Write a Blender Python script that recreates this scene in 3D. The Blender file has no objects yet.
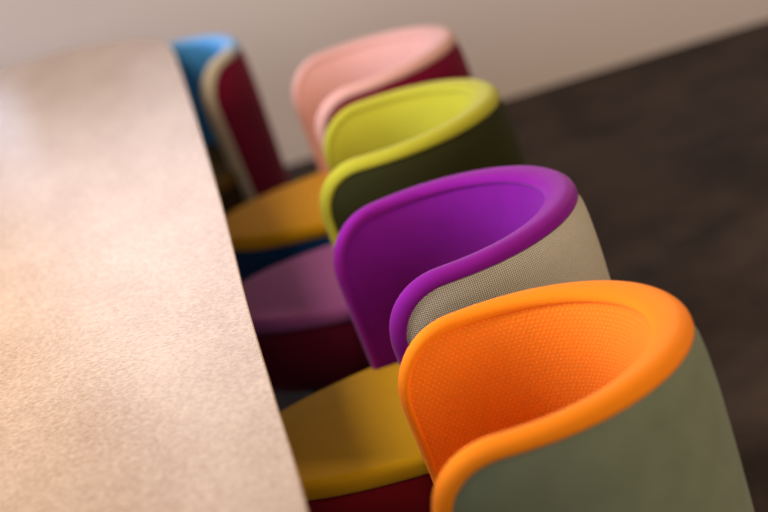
import bpy, bmesh, math, random
from mathutils import Vector, Matrix
random.seed(4)
SC = bpy.context.scene
COL = SC.collection

# ------------------------------------------------------------------ camera
F = 1813.0
TH = math.atan(604 / F)                      # pitch down
PSI = math.atan(45 * math.cos(TH) / F)       # yaw to the right of the row
ROLL = math.radians(16.5)
ZC = 1.66
fw = Vector((math.sin(PSI) * math.cos(TH), math.cos(PSI) * math.cos(TH), -math.sin(TH)))
rt = Vector((math.cos(PSI), -math.sin(PSI), 0))
up = rt.cross(fw)
r2 = rt * math.cos(ROLL) - up * math.sin(ROLL)
u2 = rt * math.sin(ROLL) + up * math.cos(ROLL)
cam = bpy.data.objects.new('camera', bpy.data.cameras.new('camera'))
COL.objects.link(cam)
M = Matrix((r2, u2, -fw)).transposed().to_4x4()
M.translation = Vector((0, 0, ZC))
cam.matrix_world = M
cam.data.sensor_width = 36.0
cam.data.lens = F / 768 * 36.0
cam.data.clip_start = 0.05
cam.data.dof.use_dof = True
cam.data.dof.focus_distance = 2.77
cam.data.dof.aperture_fstop = 1.9
cam.data.dof.aperture_blades = 9
SC.camera = cam

# ------------------------------------------------------------------ world, lights, exposure
SC.view_settings.view_transform = 'Standard'
SC.view_settings.look = 'None'
SC.view_settings.gamma = 1.0
SC.view_settings.exposure = 0.08
SC.view_settings.use_curve_mapping = False
W = bpy.data.worlds.new('world'); SC.world = W; W.use_nodes = True
W.node_tree.nodes['Background'].inputs['Color'].default_value = (1.0, 0.82, 0.66, 1)
W.node_tree.nodes['Background'].inputs['Strength'].default_value = 0.25

def area(name, loc, target, size, sizey, power, color, spread=180):
    l = bpy.data.lights.new(name, 'AREA'); l.shape = 'RECTANGLE'
    l.size = size; l.size_y = sizey; l.energy = power; l.color = color
    l.spread = math.radians(spread)
    o = bpy.data.objects.new(name, l); COL.objects.link(o)
    o.location = loc
    o.rotation_euler = (Vector(target) - Vector(loc)).to_track_quat('-Z', 'Y').to_euler()
    return o
area('assumed_window_daylight', (-3.0, 3.3, 2.0), (0.3, 3.2, 0.6), 2.6, 1.2, 146, (0.64, 0.73, 1.0))  # assumed window, not built; cool key light reaching the chairs from the left
area('assumed_ceiling_lamp_light', (-1.25, 2.9, 2.85), (-0.3, 3.2, 0.6), 0.6, 1.0, 30, (1.0, 0.86, 0.72), 125)  # assumed lamp, unseen, for the warm light from overhead
area('added_patch_light', (-1.04, 6.2, 1.13), (-0.7, 4.4, 0.755), 0.26, 0.14, 0.4, (0.66, 0.74, 1.0))  # no lamp here: light added to put a bluish reflection patch on the tabletop
area('added_streak_light', (-0.42, 6.2, 1.10), (-0.3, 4.4, 0.755), 0.26, 0.05, 0.07, (0.80, 0.80, 1.0))  # faint light added for a lavender reflection streak, without any lamp fixture
area('added_side_light', (3.2, 1.3, 1.9), (0.5, 3.0, 0.5), 0.9, 0.9, 46, (1.0, 0.76, 0.52))  # unseen warm light added on the right to brighten the outer covers
area('rear_fill_light', (-0.6, -3.2, 2.2), (0.0, 4.5, 0.6), 2.6, 1.6, 74, (1.0, 0.93, 0.86))  # soft fill added behind the camera to brighten the outer covers, not a window
area('added_far_light', (-0.32, 6.2, 1.85), (-0.32, 0.0, 1.85), 1.25, 1.1, 8, (0.74, 0.80, 1.0))  # no window built; light added for the broad whitish reflection on the tabletop

# ------------------------------------------------------------------ materials
def new_mat(name):
    m = bpy.data.materials.new(name); m.use_nodes = True
    nt = m.node_tree
    return m, nt, nt.nodes['Principled BSDF']
def N(nt, typ, **kw):
    n = nt.nodes.new(typ)
    for k, v in kw.items():
        if hasattr(n, k): setattr(n, k, v)
    return n
def mathn(nt, op, a, b=None, c=None):
    n = nt.nodes.new('ShaderNodeMath'); n.operation = op
    for i, v in enumerate((a, b, c)):
        if v is None: continue
        if isinstance(v, (int, float)): n.inputs[i].default_value = v
        else: nt.links.new(v, n.inputs[i])
    return n.outputs[0]
def mixc(nt, fac, c1, c2):
    n = nt.nodes.new('ShaderNodeMix'); n.data_type = 'RGBA'
    if isinstance(fac, (int, float)): n.inputs[0].default_value = fac
    else: nt.links.new(fac, n.inputs[0])
    for i, c in ((6, c1), (7, c2)):
        if isinstance(c, tuple): n.inputs[i].default_value = (*c, 1)
        else: nt.links.new(c, n.inputs[i])
    return n.outputs[2]
def srgb(r, g, b):
    def f(c):
        c /= 255.0
        return c / 12.92 if c <= 0.04045 else ((c + 0.055) / 1.055) ** 2.4
    return (f(r), f(g), f(b))

def fabric(name, col, kind='felt', dark=None, sheen=0.3, mott=0.12):
    """wool felt / knitted dots / fine woven mesh, laid out on the metric uv of the upholstery"""
    m, nt, b = new_mat(name)
    uv = N(nt, 'ShaderNodeUVMap').outputs[0]
    sep = N(nt, 'ShaderNodeSeparateXYZ'); nt.links.new(uv, sep.inputs[0])
    u, v = sep.outputs[0], sep.outputs[1]
    noise = N(nt, 'ShaderNodeTexNoise'); noise.inputs['Scale'].default_value = 420; noise.inputs['Detail'].default_value = 3
    nt.links.new(uv, noise.inputs['Vector'])
    big = N(nt, 'ShaderNodeTexNoise'); big.inputs['Scale'].default_value = 22; big.inputs['Detail'].default_value = 4
    nt.links.new(uv, big.inputs['Vector'])
    d = dark or tuple(c * 0.6 for c in col)
    fac = mathn(nt, 'MULTIPLY_ADD', noise.outputs[0], 0.7, -0.05)
    if kind == 'felt':
        fac = mathn(nt, 'MULTIPLY_ADD', big.outputs[0], 0.5, mathn(nt, 'MULTIPLY', noise.outputs[0], 0.5))
        fac = mathn(nt, 'MULTIPLY_ADD', mathn(nt, 'SUBTRACT', fac, 0.5), mott * 8, 0.6)
        h = noise.outputs[0]; dist = 0.0006
    elif kind == 'dots':
        P = 0.0094
        r = mathn(nt, 'DIVIDE', v, P * 0.62)
        row = mathn(nt, 'FLOOR', r)
        odd = mathn(nt, 'MULTIPLY', mathn(nt, 'MODULO', row, 2.0), 0.5)
        fx = mathn(nt, 'SUBTRACT', mathn(nt, 'FRACT', mathn(nt, 'ADD', mathn(nt, 'DIVIDE', u, P), odd)), 0.5)
        fy = mathn(nt, 'SUBTRACT', mathn(nt, 'FRACT', r), 0.5)
        dd = mathn(nt, 'SQRT', mathn(nt, 'ADD', mathn(nt, 'MULTIPLY', fx, fx), mathn(nt, 'MULTIPLY', mathn(nt, 'MULTIPLY', fy, fy), 0.8)))
        h = mathn(nt, 'SMOOTH_MAX', mathn(nt, 'SUBTRACT', 1.0, mathn(nt, 'MULTIPLY', dd, 3.6)), 0.0, 0.1)
        fac = mathn(nt, 'ADD', mathn(nt, 'MULTIPLY', h, 0.9), mathn(nt, 'MULTIPLY', noise.outputs[0], 0.35)); dist = 0.0018
    elif kind == 'rib':
        s = mathn(nt, 'SINE', mathn(nt, 'MULTIPLY', u, 2 * math.pi / 0.0035))
        s2 = mathn(nt, 'SINE', mathn(nt, 'MULTIPLY', v, 2 * math.pi / 0.0035))
        h = mathn(nt, 'MULTIPLY_ADD', mathn(nt, 'MULTIPLY', s, 1.0), 0.4, mathn(nt, 'MULTIPLY_ADD', s2, 0.12, 0.5))
        fac = mathn(nt, 'ADD', mathn(nt, 'MULTIPLY', h, 0.5), mathn(nt, 'MULTIPLY', noise.outputs[0], 0.5)); dist = 0.0006
    else:                                    # weave
        P = 0.0064
        s = mathn(nt, 'SINE', mathn(nt, 'MULTIPLY', mathn(nt, 'ADD', u, v), 2 * math.pi / P))
        s2 = mathn(nt, 'SINE', mathn(nt, 'MULTIPLY', mathn(nt, 'SUBTRACT', u, v), 2 * math.pi / P))
        h = mathn(nt, 'MULTIPLY_ADD', mathn(nt, 'MULTIPLY', s, s2), 0.5, 0.5)
        fac = mathn(nt, 'MULTIPLY_ADD', mathn(nt, 'SUBTRACT', h, 0.4), 1.8, 0.5); dist = 0.0012
    fc = N(nt, 'ShaderNodeClamp'); nt.links.new(fac, fc.inputs[0])
    nt.links.new(mixc(nt, fc.outputs[0], d, col), b.inputs['Base Color'])
    bp = N(nt, 'ShaderNodeBump'); bp.inputs['Strength'].default_value = 0.7; bp.inputs['Distance'].default_value = dist
    nt.links.new(h, bp.inputs['Height']); nt.links.new(bp.outputs[0], b.inputs['Normal'])
    b.inputs['Roughness'].default_value = 0.9
    b.inputs['Specular IOR Level'].default_value = 0.15
    b.inputs['Sheen Weight'].default_value = sheen
    b.inputs['Sheen Roughness'].default_value = 0.45
    b.inputs['Sheen Tint'].default_value = (*[0.5 + 0.5 * c for c in col], 1)
    return m

# wall paint
m_wall, nt, b = new_mat('wall_paint')
tc = N(nt, 'ShaderNodeTexCoord'); n = N(nt, 'ShaderNodeTexNoise'); n.inputs['Scale'].default_value = 60
nt.links.new(tc.outputs['Object'], n.inputs['Vector'])
nt.links.new(mixc(nt, n.outputs[0], srgb(214, 194, 176), srgb(223, 203, 184)), b.inputs['Base Color'])
b.inputs['Roughness'].default_value = 0.9
# ceiling paint
m_ceil, nt, b = new_mat('ceiling_paint'); b.inputs['Base Color'].default_value = (*srgb(225, 215, 205), 1); b.inputs['Roughness'].default_value = 0.9
# floor
m_floor, nt, b = new_mat('dark_concrete_floor')
tc = N(nt, 'ShaderNodeTexCoord')
n = N(nt, 'ShaderNodeTexNoise'); n.inputs['Scale'].default_value = 3.0; n.inputs['Detail'].default_value = 8; n.inputs['Roughness'].default_value = 0.65
nt.links.new(tc.outputs['Object'], n.inputs['Vector'])
cr = N(nt, 'ShaderNodeValToRGB'); nt.links.new(n.outputs[0], cr.inputs[0])
cr.color_ramp.elements[0].position = 0.32; cr.color_ramp.elements[0].color = (*srgb(40, 33, 30), 1)
cr.color_ramp.elements[1].position = 0.7; cr.color_ramp.elements[1].color = (*srgb(78, 64, 56), 1)
nt.links.new(cr.outputs[0], b.inputs['Base Color'])
bp = N(nt, 'ShaderNodeBump'); bp.inputs['Distance'].default_value = 0.003; bp.inputs['Strength'].default_value = 0.4
n2 = N(nt, 'ShaderNodeTexNoise'); n2.inputs['Scale'].default_value = 90; nt.links.new(tc.outputs['Object'], n2.inputs['Vector'])
nt.links.new(n2.outputs[0], bp.inputs['Height']); nt.links.new(bp.outputs[0], b.inputs['Normal'])
b.inputs['Roughness'].default_value = 0.85; b.inputs['Specular IOR Level'].default_value = 0.2
# skirting
m_skirt, nt, b = new_mat('dark_skirting'); b.inputs['Base Color'].default_value = (*srgb(46, 40, 38), 1); b.inputs['Roughness'].default_value = 0.8
# table veneer
m_table, nt, b = new_mat('pale_wood_veneer')
tc = N(nt, 'ShaderNodeTexCoord')
mp = N(nt, 'ShaderNodeMapping'); mp.inputs['Scale'].default_value = (1.0, 0.35, 1.0)
nt.links.new(tc.outputs['Object'], mp.inputs[0])
mp2 = N(nt, 'ShaderNodeMapping'); mp2.inputs['Scale'].default_value = (0.8, 1.0, 1.0)
nt.links.new(tc.outputs['Object'], mp2.inputs[0])
n = N(nt, 'ShaderNodeTexNoise'); n.inputs['Scale'].default_value = 9; n.inputs['Detail'].default_value = 4
nt.links.new(mp.outputs[0], n.inputs['Vector'])
fl = N(nt, 'ShaderNodeTexNoise'); fl.inputs['Scale'].default_value = 170; fl.inputs['Detail'].default_value = 4; fl.inputs['Roughness'].default_value = 0.7
nt.links.new(mp2.outputs[0], fl.inputs['Vector'])
f1 = mathn(nt, 'MULTIPLY_ADD', n.outputs[0], 0.35, mathn(nt, 'MULTIPLY', fl.outputs[0], 1.2))
f1 = mathn(nt, 'MULTIPLY_ADD', mathn(nt, 'SUBTRACT', f1, 0.77), 2.6, 0.5)
fc = N(nt, 'ShaderNodeClamp'); nt.links.new(f1, fc.inputs[0])
nt.links.new(mixc(nt, fc.outputs[0], srgb(162, 130, 100), srgb(202, 175, 147)), b.inputs['Base Color'])
bp = N(nt, 'ShaderNodeBump'); bp.inputs['Distance'].default_value = 0.0012; bp.inputs['Strength'].default_value = 0.4
nt.links.new(fl.outputs[0], bp.inputs['Height']); nt.links.new(bp.outputs[0], b.inputs['Normal'])
b.inputs['Roughness'].default_value = 0.22
m_tedge, nt, b = new_mat('table_edge_wood'); b.inputs['Base Color'].default_value = (*srgb(120, 84, 62), 1); b.inputs['Roughness'].default_value = 0.5
m_metal, nt, b = new_mat('dark_metal'); b.inputs['Base Color'].default_value = (0.03, 0.03, 0.032, 1); b.inputs['Metallic'].default_value = 0.8; b.inputs['Roughness'].default_value = 0.45

# ------------------------------------------------------------------ helpers
def link(name, bm, mat, parent=None, smooth=True):
    bmesh.ops.recalc_face_normals(bm, faces=bm.faces)
    me = bpy.data.meshes.new(name); bm.to_mesh(me); bm.free()
    if smooth:
        for p in me.polygons: p.use_smooth = True
    me.materials.append(mat)
    o = bpy.data.objects.new(name, me); COL.objects.link(o)
    if parent: o.parent = parent
    return o
def grid_mesh(bm, rows, uvs, close=False):
    """rows: list of lists of Vector; uvs likewise (metres)"""
    uvl = bm.loops.layers.uv.verify()
    V = [[bm.verts.new(p) for p in r] for r in rows]
    for i in range(len(V) - 1):
        n = len(V[i])
        for j in range(n if close else n - 1):
            k = (j + 1) % n
            try: f = bm.faces.new((V[i][j], V[i][k], V[i + 1][k], V[i + 1][j]))
            except ValueError: continue
            for lp, (a, c) in zip(f.loops, ((i, j), (i, k), (i + 1, k), (i + 1, j))):
                lp[uvl].uv = uvs[a][c]
    return V
def box(bm, lo, hi):
    r = bmesh.ops.create_cube(bm, size=1)
    for v in r['verts']:
        v.co = Vector([(lo[i] + hi[i]) / 2 + v.co[i] * (hi[i] - lo[i]) for i in range(3)])
    return r['verts']
def struct(name, lo, hi, mat):
    bm = bmesh.new(); box(bm, lo, hi)
    o = link(name, bm, mat, smooth=False); o['kind'] = 'structure'; return o

# ------------------------------------------------------------------ setting
YW = 6.28
struct('floor', (-4.2, -3.6, -0.1), (4.2, YW, 0.0), m_floor)
struct('wall_back', (-4.2, YW, 0.0), (4.2, YW + 0.15, 3.0), m_wall)

# ------------------------------------------------------------------ table
TZ, TT = 0.755, 0.022
edge = [(-0.108, 1.2), (-0.123, 1.90), (-0.142, 2.284), (-0.163, 2.70), (-0.186, 3.27), (-0.222, 3.98), (-0.262, 4.70), (-0.285, 5.03),
        (-0.318, 5.17), (-0.385, 5.30), (-0.49, 5.40), (-0.635, 5.475), (-0.80, 5.50)]
def catmull(P, n=6):
    out = []
    for i in range(len(P) - 1):
        p0 = P[max(i - 1, 0)]; p1 = P[i]; p2 = P[i + 1]; p3 = P[min(i + 2, len(P) - 1)]
        for k in range(n):
            t = k / n
            out.append(tuple(0.5 * (2 * p1[a] + (p2[a] - p0[a]) * t + (2 * p0[a] - 5 * p1[a] + 4 * p2[a] - p3[a]) * t * t
                       + (3 * p1[a] - p0[a] - 3 * p2[a] + p3[a]) * t ** 3) for a in (0, 1)))
    out.append(P[-1]); return out
q = catmull(edge)
CX, CY = -0.80, 1.2
ring = q[:]
ring += [(2 * CX - x, y) for x, y in reversed(q[:-1])]
ring += [(2 * CX - x, 2 * CY - y) for x, y in q[1:]]
ring += [(x, 2 * CY - y) for x, y in reversed(q[1:-1])]
table = bpy.data.objects.new('conference_table', None); COL.objects.link(table); table.location = (CX, CY, 0)
table['label'] = 'long boat-shaped conference table with pale wood top along the row of chairs'; table['category'] = 'table'
def inset(r, d):
    out = []; n = len(r)
    for i in range(n):
        a = Vector(r[i - 1]); c = Vector(r[(i + 1) % n]); t = (c - a).normalized()
        out.append((r[i][0] - t.y * d, r[i][1] + t.x * d))
    return out
def slab(r, prof, mat, name):
    bm = bmesh.new(); V = []
    for d, z in prof:
        V.append([bm.verts.new((x - CX, y - CY, z)) for x, y in inset(r, d)])
    n = len(r)
    for i in range(len(V) - 1):
        for j in range(n): bm.faces.new((V[i][j], V[i][(j + 1) % n], V[i + 1][(j + 1) % n], V[i + 1][j]))
    bm.faces.new(V[0]); bm.faces.new(V[-1])
    return link(name, bm, mat, table, smooth=False)
slab(ring, [(0.002, TZ), (0.0, TZ - 0.001), (0.0, TZ - 0.004), (0.002, TZ - 0.005)], m_table, 'tabletop')
slab(ring, [(0.002, TZ - 0.005), (0.008, TZ - 0.012), (0.028, TZ - TT)], m_tedge, 'table_edge')
for s in (-1, 1):
    bm = bmesh.new()
    box(bm, (-0.28, s * 1.9 - 0.05, 0.03), (0.28, s * 1.9 + 0.05, TZ - TT))
    bmesh.ops.bevel(bm, geom=bm.edges[:], offset=0.01, segments=2, affect='EDGES')
    link('table_leg', bm, m_metal, table)
    bm = bmesh.new(); box(bm, (-0.36, s * 1.9 - 0.2, 0.0), (0.36, s * 1.9 + 0.2, 0.03))
    bmesh.ops.bevel(bm, geom=bm.edges[:], offset=0.008, segments=2, affect='EDGES')
    link('table_foot', bm, m_metal, table)

# ------------------------------------------------------------------ chair
ZT, ZSEAT, ZB = 0.718, 0.425, 0.27
AX, BY, FR = 0.256, 0.246, 0.160          # back half ellipse, straight arms
T = 0.040
# plan centre line (half thickness inside the outer outline), from near arm (-y) round the back to far arm (+y)
plan = []
for i in range(13): plan.append((-FR + FR * i / 12, -(BY - T / 2) + 0.035 * (1 - i / 12) ** 2))
for i in range(1, 60):
    t = -math.pi / 2 + math.pi * i / 60
    plan.append(((AX - T / 2) * math.cos(t), (BY - T / 2) * math.sin(t)))
for i in range(13): plan.append((-FR * i / 12, (BY - T / 2) - 0.035 * (i / 12) ** 2))
cum = [0.0]
for a, c in zip(plan, plan[1:]): cum.append(cum[-1] + math.dist(a, c))
LT = cum[-1]; HALF = LT / 2
def plan_at(s):
    s = min(max(s + HALF, 0), LT)
    lo, hi = 0, len(cum) - 1
    while hi - lo > 1:
        m = (lo + hi) // 2
        if cum[m] <= s: lo = m
        else: hi = m
    k = (s - cum[lo]) / (cum[lo + 1] - cum[lo]) if cum[lo + 1] > cum[lo] else 0
    p = Vector(plan[lo]).lerp(Vector(plan[lo + 1]), k)
    a = Vector(plan[max(lo - 1, 0)]); c = Vector(plan[min(lo + 2, len(plan) - 1)])
    t = (c - a).normalized()
    return p, Vector((t.y, -t.x))          # outward normal
def shell(s, z, off):
    """off > 0 outside"""
    dz = ZT - z
    s = s - math.copysign(0.10 * dz * (abs(s) / HALF) ** 4, s)
    p, n = plan_at(s)
    if off < 0: off *= 0.60 + 1.15 * max(0.0, math.cos(s / HALF * math.pi / 2)) ** 1.3
    k = 1 + 0.035 * dz
    lean = 0.02 * dz
    w = max(0.0, math.cos(s / HALF * math.pi / 2))
    q = Vector((p.x * k + lean * w, p.y * (1 + 0.13 * dz))) + n * off
    zz = z + (0.012 * min(1, max(0, (p.x + 0.12) / 0.33)) - 0.002) * (1 if z > ZSEAT else max(0, (z - ZB) / (ZSEAT - ZB)))
    return Vector((q.x, q.y, zz))
RC = 0.115
def boundary(d, k=0.6):
    """outline of the shell panel inset by d: list of (s, z), bottom near -> top -> bottom far"""
    S = HALF - k * d; top = ZT - d; r = max(RC - d, 0.02)
    pts = []
    L1 = (top - r) - ZB; L2 = math.pi / 2 * r; L3 = 2 * (S - r)
    nn1, nn2, nn3 = 14, 14, 90
    for i in range(nn1): pts.append((-S, ZB + L1 * i / nn1))
    for i in range(nn2):
        t = math.pi / 2 * i / nn2; pts.append((-S + r - r * math.cos(t), top - r + r * math.sin(t)))
    for i in range(nn3): pts.append((-S + r + L3 * i / nn3, top))
    for i in range(nn2):
        t = math.pi / 2 * i / nn2; pts.append((S - r + r * math.sin(t), top - r + r * math.cos(t)))
    for i in range(nn1 + 1): pts.append((S, top - r - L1 * i / nn1))
    return pts
def arcs(pts):
    a = [0.0]
    for p, q_ in zip(pts, pts[1:]): a.append(a[-1] + math.dist(p, q_))
    return a
def band_bm():
    bm = bmesh.new(); rows, uvs = [], []
    prof = [(0.024, T / 2 - 0.004), (0.023, T / 2)]
    for i in range(0, 13):
        t = math.pi * i / 12
        prof.append(((0.018 if i < 6 else 0.013) * (1 - math.sin(t)), T / 2 * math.cos(t)))
    prof += [(0.0165, -T / 2 - 0.0004), (0.0185, -T / 2 + 0.0002), (0.0195, -T / 2 + 0.002)]
    ref = arcs(boundary(0.02)); w = 0; prev = prof[0]
    for d, off in prof:
        w += math.dist(prev, (d, off)); prev = (d, off)
        rows.append([shell(s, z, off) for s, z in boundary(d, 1.25 if off > 0 else 0.6)])
        uvs.append([(a, w) for a in ref])
    grid_mesh(bm, rows, uvs); return bm
def panel_bm(outer):
    bm = bmesh.new(); rows, uvs = [], []
    d0 = 0.0235 if outer else 0.0185
    KD = 1.25 if outer else 0.6; B = boundary(d0, KD); n = len(B); S = HALF - KD * d0
    base = [(-S + 2 * S * i / (n - 1), ZB) for i in range(n)]
    a = arcs(B); base = [(-S + 2 * S * x / a[-1], ZB) for x in a]
    K = 22
    for k in range(K + 1):
        t = k / K; row, uv = [], []
        for (s0, z0), (s1, z1) in zip(B, base):
            s = s0 + (s1 - s0) * t; z = z0 + (z1 - z0) * t
            depth = min(S - abs(s), ZT - d0 - z); rr = RC - d0
            ca, cz = abs(s) - (S - rr), z - (ZT - d0 - rr)
            if ca > 0 and cz > 0: depth = rr - math.hypot(ca, cz)
            e = max(depth, 0)
            if outer: off = T / 2 - 0.003 + 0.004 * (1 - math.exp(-e / 0.006)) + 0.012 * (1 - math.exp(-e / 0.05)) * max(0.2, math.cos(s / HALF * math.pi / 2))
            else: off = -T / 2 + 0.002 - 0.0030 * (1 - math.exp(-e / 0.0035)) - 0.026 * (1 - math.exp(-e / 0.10))
            row.append(shell(s, z, off)); uv.append((s, z))
        rows.append(row); uvs.append(uv)
    grid_mesh(bm, rows, uvs); return bm
def seat_outline(n=96, grow=0.0):
    """plan of the seat: nested inside the shell at the back, proud of the arms at the front"""
    pts = []
    for i in range(n):
        t = 2 * math.pi * i / n
        c, s = math.cos(t), math.sin(t)
        if c >= 0:
            x = (AX - 0.02) * c; y = (BY + 0.005) * s
        else:
            x = -0.435 * abs(c) ** 0.55; y = (BY + 0.008) * (abs(s) ** 0.72) * (1 if s > 0 else -1)
            k = min(1, max(0, (-x - 0.15) / 0.26)); y *= 1 - 0.16 * k
        l = math.hypot(x, y)
        pts.append((x * (1 + grow / l), y * 0.90 + 0.010))
    return pts
def lathe_like(prof, dome=0.0, ctr=(-0.06, 0.0)):
    """stack of inset seat outlines: (inset, z)"""
    bm = bmesh.new(); rows, uvs = [], []
    for ins, z in prof:
        o = seat_outline()
        row = [];
        for x, y in o:
            dx, dy = x - ctr[0], y - ctr[1]; l = math.hypot(dx, dy); k = max(l - ins, 0.002) / l
            row.append(Vector((ctr[0] + dx * k, ctr[1] + dy * k, z)))
        rows.append(row); uvs.append([(p.x + z, p.y + z) for p in row])
    V = grid_mesh(bm, rows, uvs, close=True)
    for r in (V[0], V[-1]):
        try: bm.faces.new(r)
        except ValueError: pass
    return bm
def cushion_bm():
    prof = [(0.02, ZSEAT - 0.042), (0.004, ZSEAT - 0.040), (0.0, ZSEAT - 0.036), (0.0, ZSEAT - 0.022)]
    for i in range(1, 8):
        t = math.pi / 2 * i / 7
        prof.append((0.016 * (1 - math.cos(t)), ZSEAT - 0.022 + 0.016 * math.sin(t)))
    for k in range(1, 9):
        prof.append((0.016 + 0.022 * k, ZSEAT - 0.006 + 0.008 * (1 - (1 - k / 8) ** 2)))
    prof.append((0.4, ZSEAT + 0.002))
    return lathe_like(prof)
def base_bm():
    prof = [(0.05, 0.235), (0.02, 0.24), (0.008, 0.255), (0.003, 0.30), (0.003, ZSEAT - 0.048), (0.008, ZSEAT - 0.042)]
    return lathe_like(prof)
def leg_bm(sx, sy):
    bm = bmesh.new()
    x0, y0 = (0.14 if sx > 0 else -0.27), sy * 0.15
    x1, y1 = (0.19 if sx > 0 else -0.31), sy * 0.21
    n = 14; V = []
    for k in range(9):
        t = k / 8; r = 0.015 - 0.006 * t; z = 0.26 * (1 - t)
        V.append([bm.verts.new((x0 + (x1 - x0) * t + r * math.cos(2 * math.pi * j / n), y0 + (y1 - y0) * t + r * math.sin(2 * math.pi * j / n), z)) for j in range(n)])
    for i in range(8):
        for j in range(n): bm.faces.new((V[i][j], V[i][(j + 1) % n], V[i + 1][(j + 1) % n], V[i + 1][j]))
    bm.faces.new(V[0]); bm.faces.new(V[-1]); return bm

def make_chair(name_label, mats, x, y, rot):
    """mats: inner, band, outer, seat, base"""
    r = bpy.data.objects.new('tub_chair', None); COL.objects.link(r)
    r.location = (x, y, 0); r.rotation_euler = (0, 0, math.radians(rot))
    r['label'] = name_label[0]; r['category'] = 'chair'; r['group'] = 'tub chairs in a row along the table'
    parts = [('backrest_lining', panel_bm(False), mats[0]), ('backrest_rim', band_bm(), mats[1]), ('backrest_cover', panel_bm(True), mats[2]),
             ('seat_cushion', cushion_bm(), mats[3]), ('seat_base', base_bm(), mats[4])]
    for (nm, bm, m), lb in zip(parts, name_label[1]):
        o = link(nm, bm, m, r); o['label'] = lb
    for sx in (-1, 1):
        for sy in (-1, 1): link('leg', leg_bm(sx, sy), m_metal, r)
    return r

fab = {}
fab['orange_dots'] = fabric('orange_dotted_knit', srgb(255, 162, 50), 'dots', srgb(250, 118, 12), 0.15)
fab['orange'] = fabric('orange_rib', srgb(255, 148, 20), 'rib', srgb(248, 126, 8), 0.15)
fab['green'] = fabric('sage_green_felt', srgb(122, 128, 104), 'felt', srgb(94, 102, 80), 0.25, 0.2)
fab['purple'] = fabric('purple_felt', srgb(142, 14, 150), 'felt', srgb(110, 4, 116), 0.25)
fab['purple_dark'] = fabric('deep_purple_felt', srgb(124, 10, 140), 'felt', srgb(98, 4, 108), 0.2)
fab['greige'] = fabric('grey_beige_weave', srgb(234, 222, 200), 'weave', srgb(70, 68, 62), 0.2)
fab['mustard'] = fabric('mustard_felt', srgb(218, 168, 20), 'felt', srgb(196, 146, 12), 0.2)
fab['darkred'] = fabric('dark_red_felt', srgb(130, 8, 28), 'felt', None, 0.15)
fab['lime'] = fabric('lime_felt', srgb(180, 175, 48), 'felt', srgb(160, 154, 32), 0.3)
fab['olive'] = fabric('dark_olive_felt', srgb(48, 48, 16), 'felt', None, 0.1)
fab['mauve'] = fabric('mauve_felt', srgb(166, 88, 152), 'felt', srgb(146, 74, 134), 0.25)
fab['maroon'] = fabric('maroon_felt', srgb(96, 4, 40), 'felt', None, 0.1)
fab['pink'] = fabric('salmon_pink_felt', srgb(218, 166, 154), 'felt', srgb(208, 152, 138), 0.35)
fab['crimson'] = fabric('crimson_felt', srgb(126, 0, 46), 'felt', None, 0.15)
fab['amber'] = fabric('amber_felt', srgb(226, 164, 20), 'felt', srgb(206, 144, 10), 0.2)
fab['navy'] = fabric('dark_blue_felt', srgb(10, 60, 110), 'felt', None, 0.1)
fab['ochre'] = fabric('ochre_brown_felt', srgb(120, 88, 24), 'felt', None, 0.1)
fab['brown'] = fabric('dark_brown_felt', srgb(62, 44, 24), 'felt', None, 0.1)
fab['blue'] = fabric('sky_blue_felt', srgb(80, 160, 220), 'felt', srgb(66, 146, 208), 0.35)
fab['sand'] = fabric('pale_grey_felt', srgb(196, 188, 176), 'felt', None, 0.3)

rim_two_tone, nt, b = new_mat('blue_and_pale_grey_rim')
uvn = N(nt, 'ShaderNodeUVMap'); sp = N(nt, 'ShaderNodeSeparateXYZ'); nt.links.new(uvn.outputs[0], sp.inputs[0])
mr = N(nt, 'ShaderNodeMapRange'); nt.links.new(sp.outputs[0], mr.inputs[0])
mr.inputs[1].default_value = 0.52; mr.inputs[2].default_value = 0.62
nt.links.new(mixc(nt, mr.outputs[0], srgb(196, 184, 160), srgb(96, 168, 222)), b.inputs['Base Color'])
b.inputs['Roughness'].default_value = 0.9; b.inputs['Sheen Weight'].default_value = 0.3; b.inputs['Specular IOR Level'].default_value = 0.15
make_chair(('tub chair with bright orange dotted inside and sage green outside, nearest in the row',
            ('orange dotted lining', 'plain orange rim', 'sage green outer cover', 'mustard seat cushion', 'dark red seat base')),
           (fab['orange_dots'], fab['orange'], fab['green'], fab['mustard'], fab['darkred']), 0.168, 2.254, -1)
make_chair(('tub chair with purple inside and grey-beige woven outside, right behind the orange chair',
            ('purple lining', 'purple rim', 'grey-beige woven outer cover', 'mustard yellow seat cushion', 'dark red seat base')),
           (fab['purple_dark'], fab['purple'], fab['greige'], fab['mustard'], fab['darkred']), 0.157, 2.918, 8)
make_chair(('tub chair with lime yellow inside and dark olive outside, between the purple and pink chairs',
            ('lime yellow lining', 'lime yellow rim', 'dark olive outer cover', 'mauve seat cushion', 'maroon seat base')),
           (fab['lime'], fab['lime'], fab['olive'], fab['mauve'], fab['maroon']), 0.157, 3.68, -6)
make_chair(('tub chair with salmon pink inside and crimson outside, behind the lime chair',
            ('salmon pink lining', 'salmon pink rim', 'crimson outer cover', 'amber yellow seat cushion', 'dark blue seat base')),
           (fab['pink'], fab['pink'], fab['crimson'], fab['amber'], fab['navy']), 0.161, 4.315, 4)
make_chair(('tub chair with sky blue inside and crimson outside, turned, farthest in the row',
            ('sky blue lining', 'rim blue along the top and pale grey down the near arm', 'crimson outer cover', 'ochre brown seat cushion', 'dark brown seat base')),
           (fab['blue'], rim_two_tone, fab['crimson'], fab['ochre'], fab['brown']), -0.350, 5.01, 65)
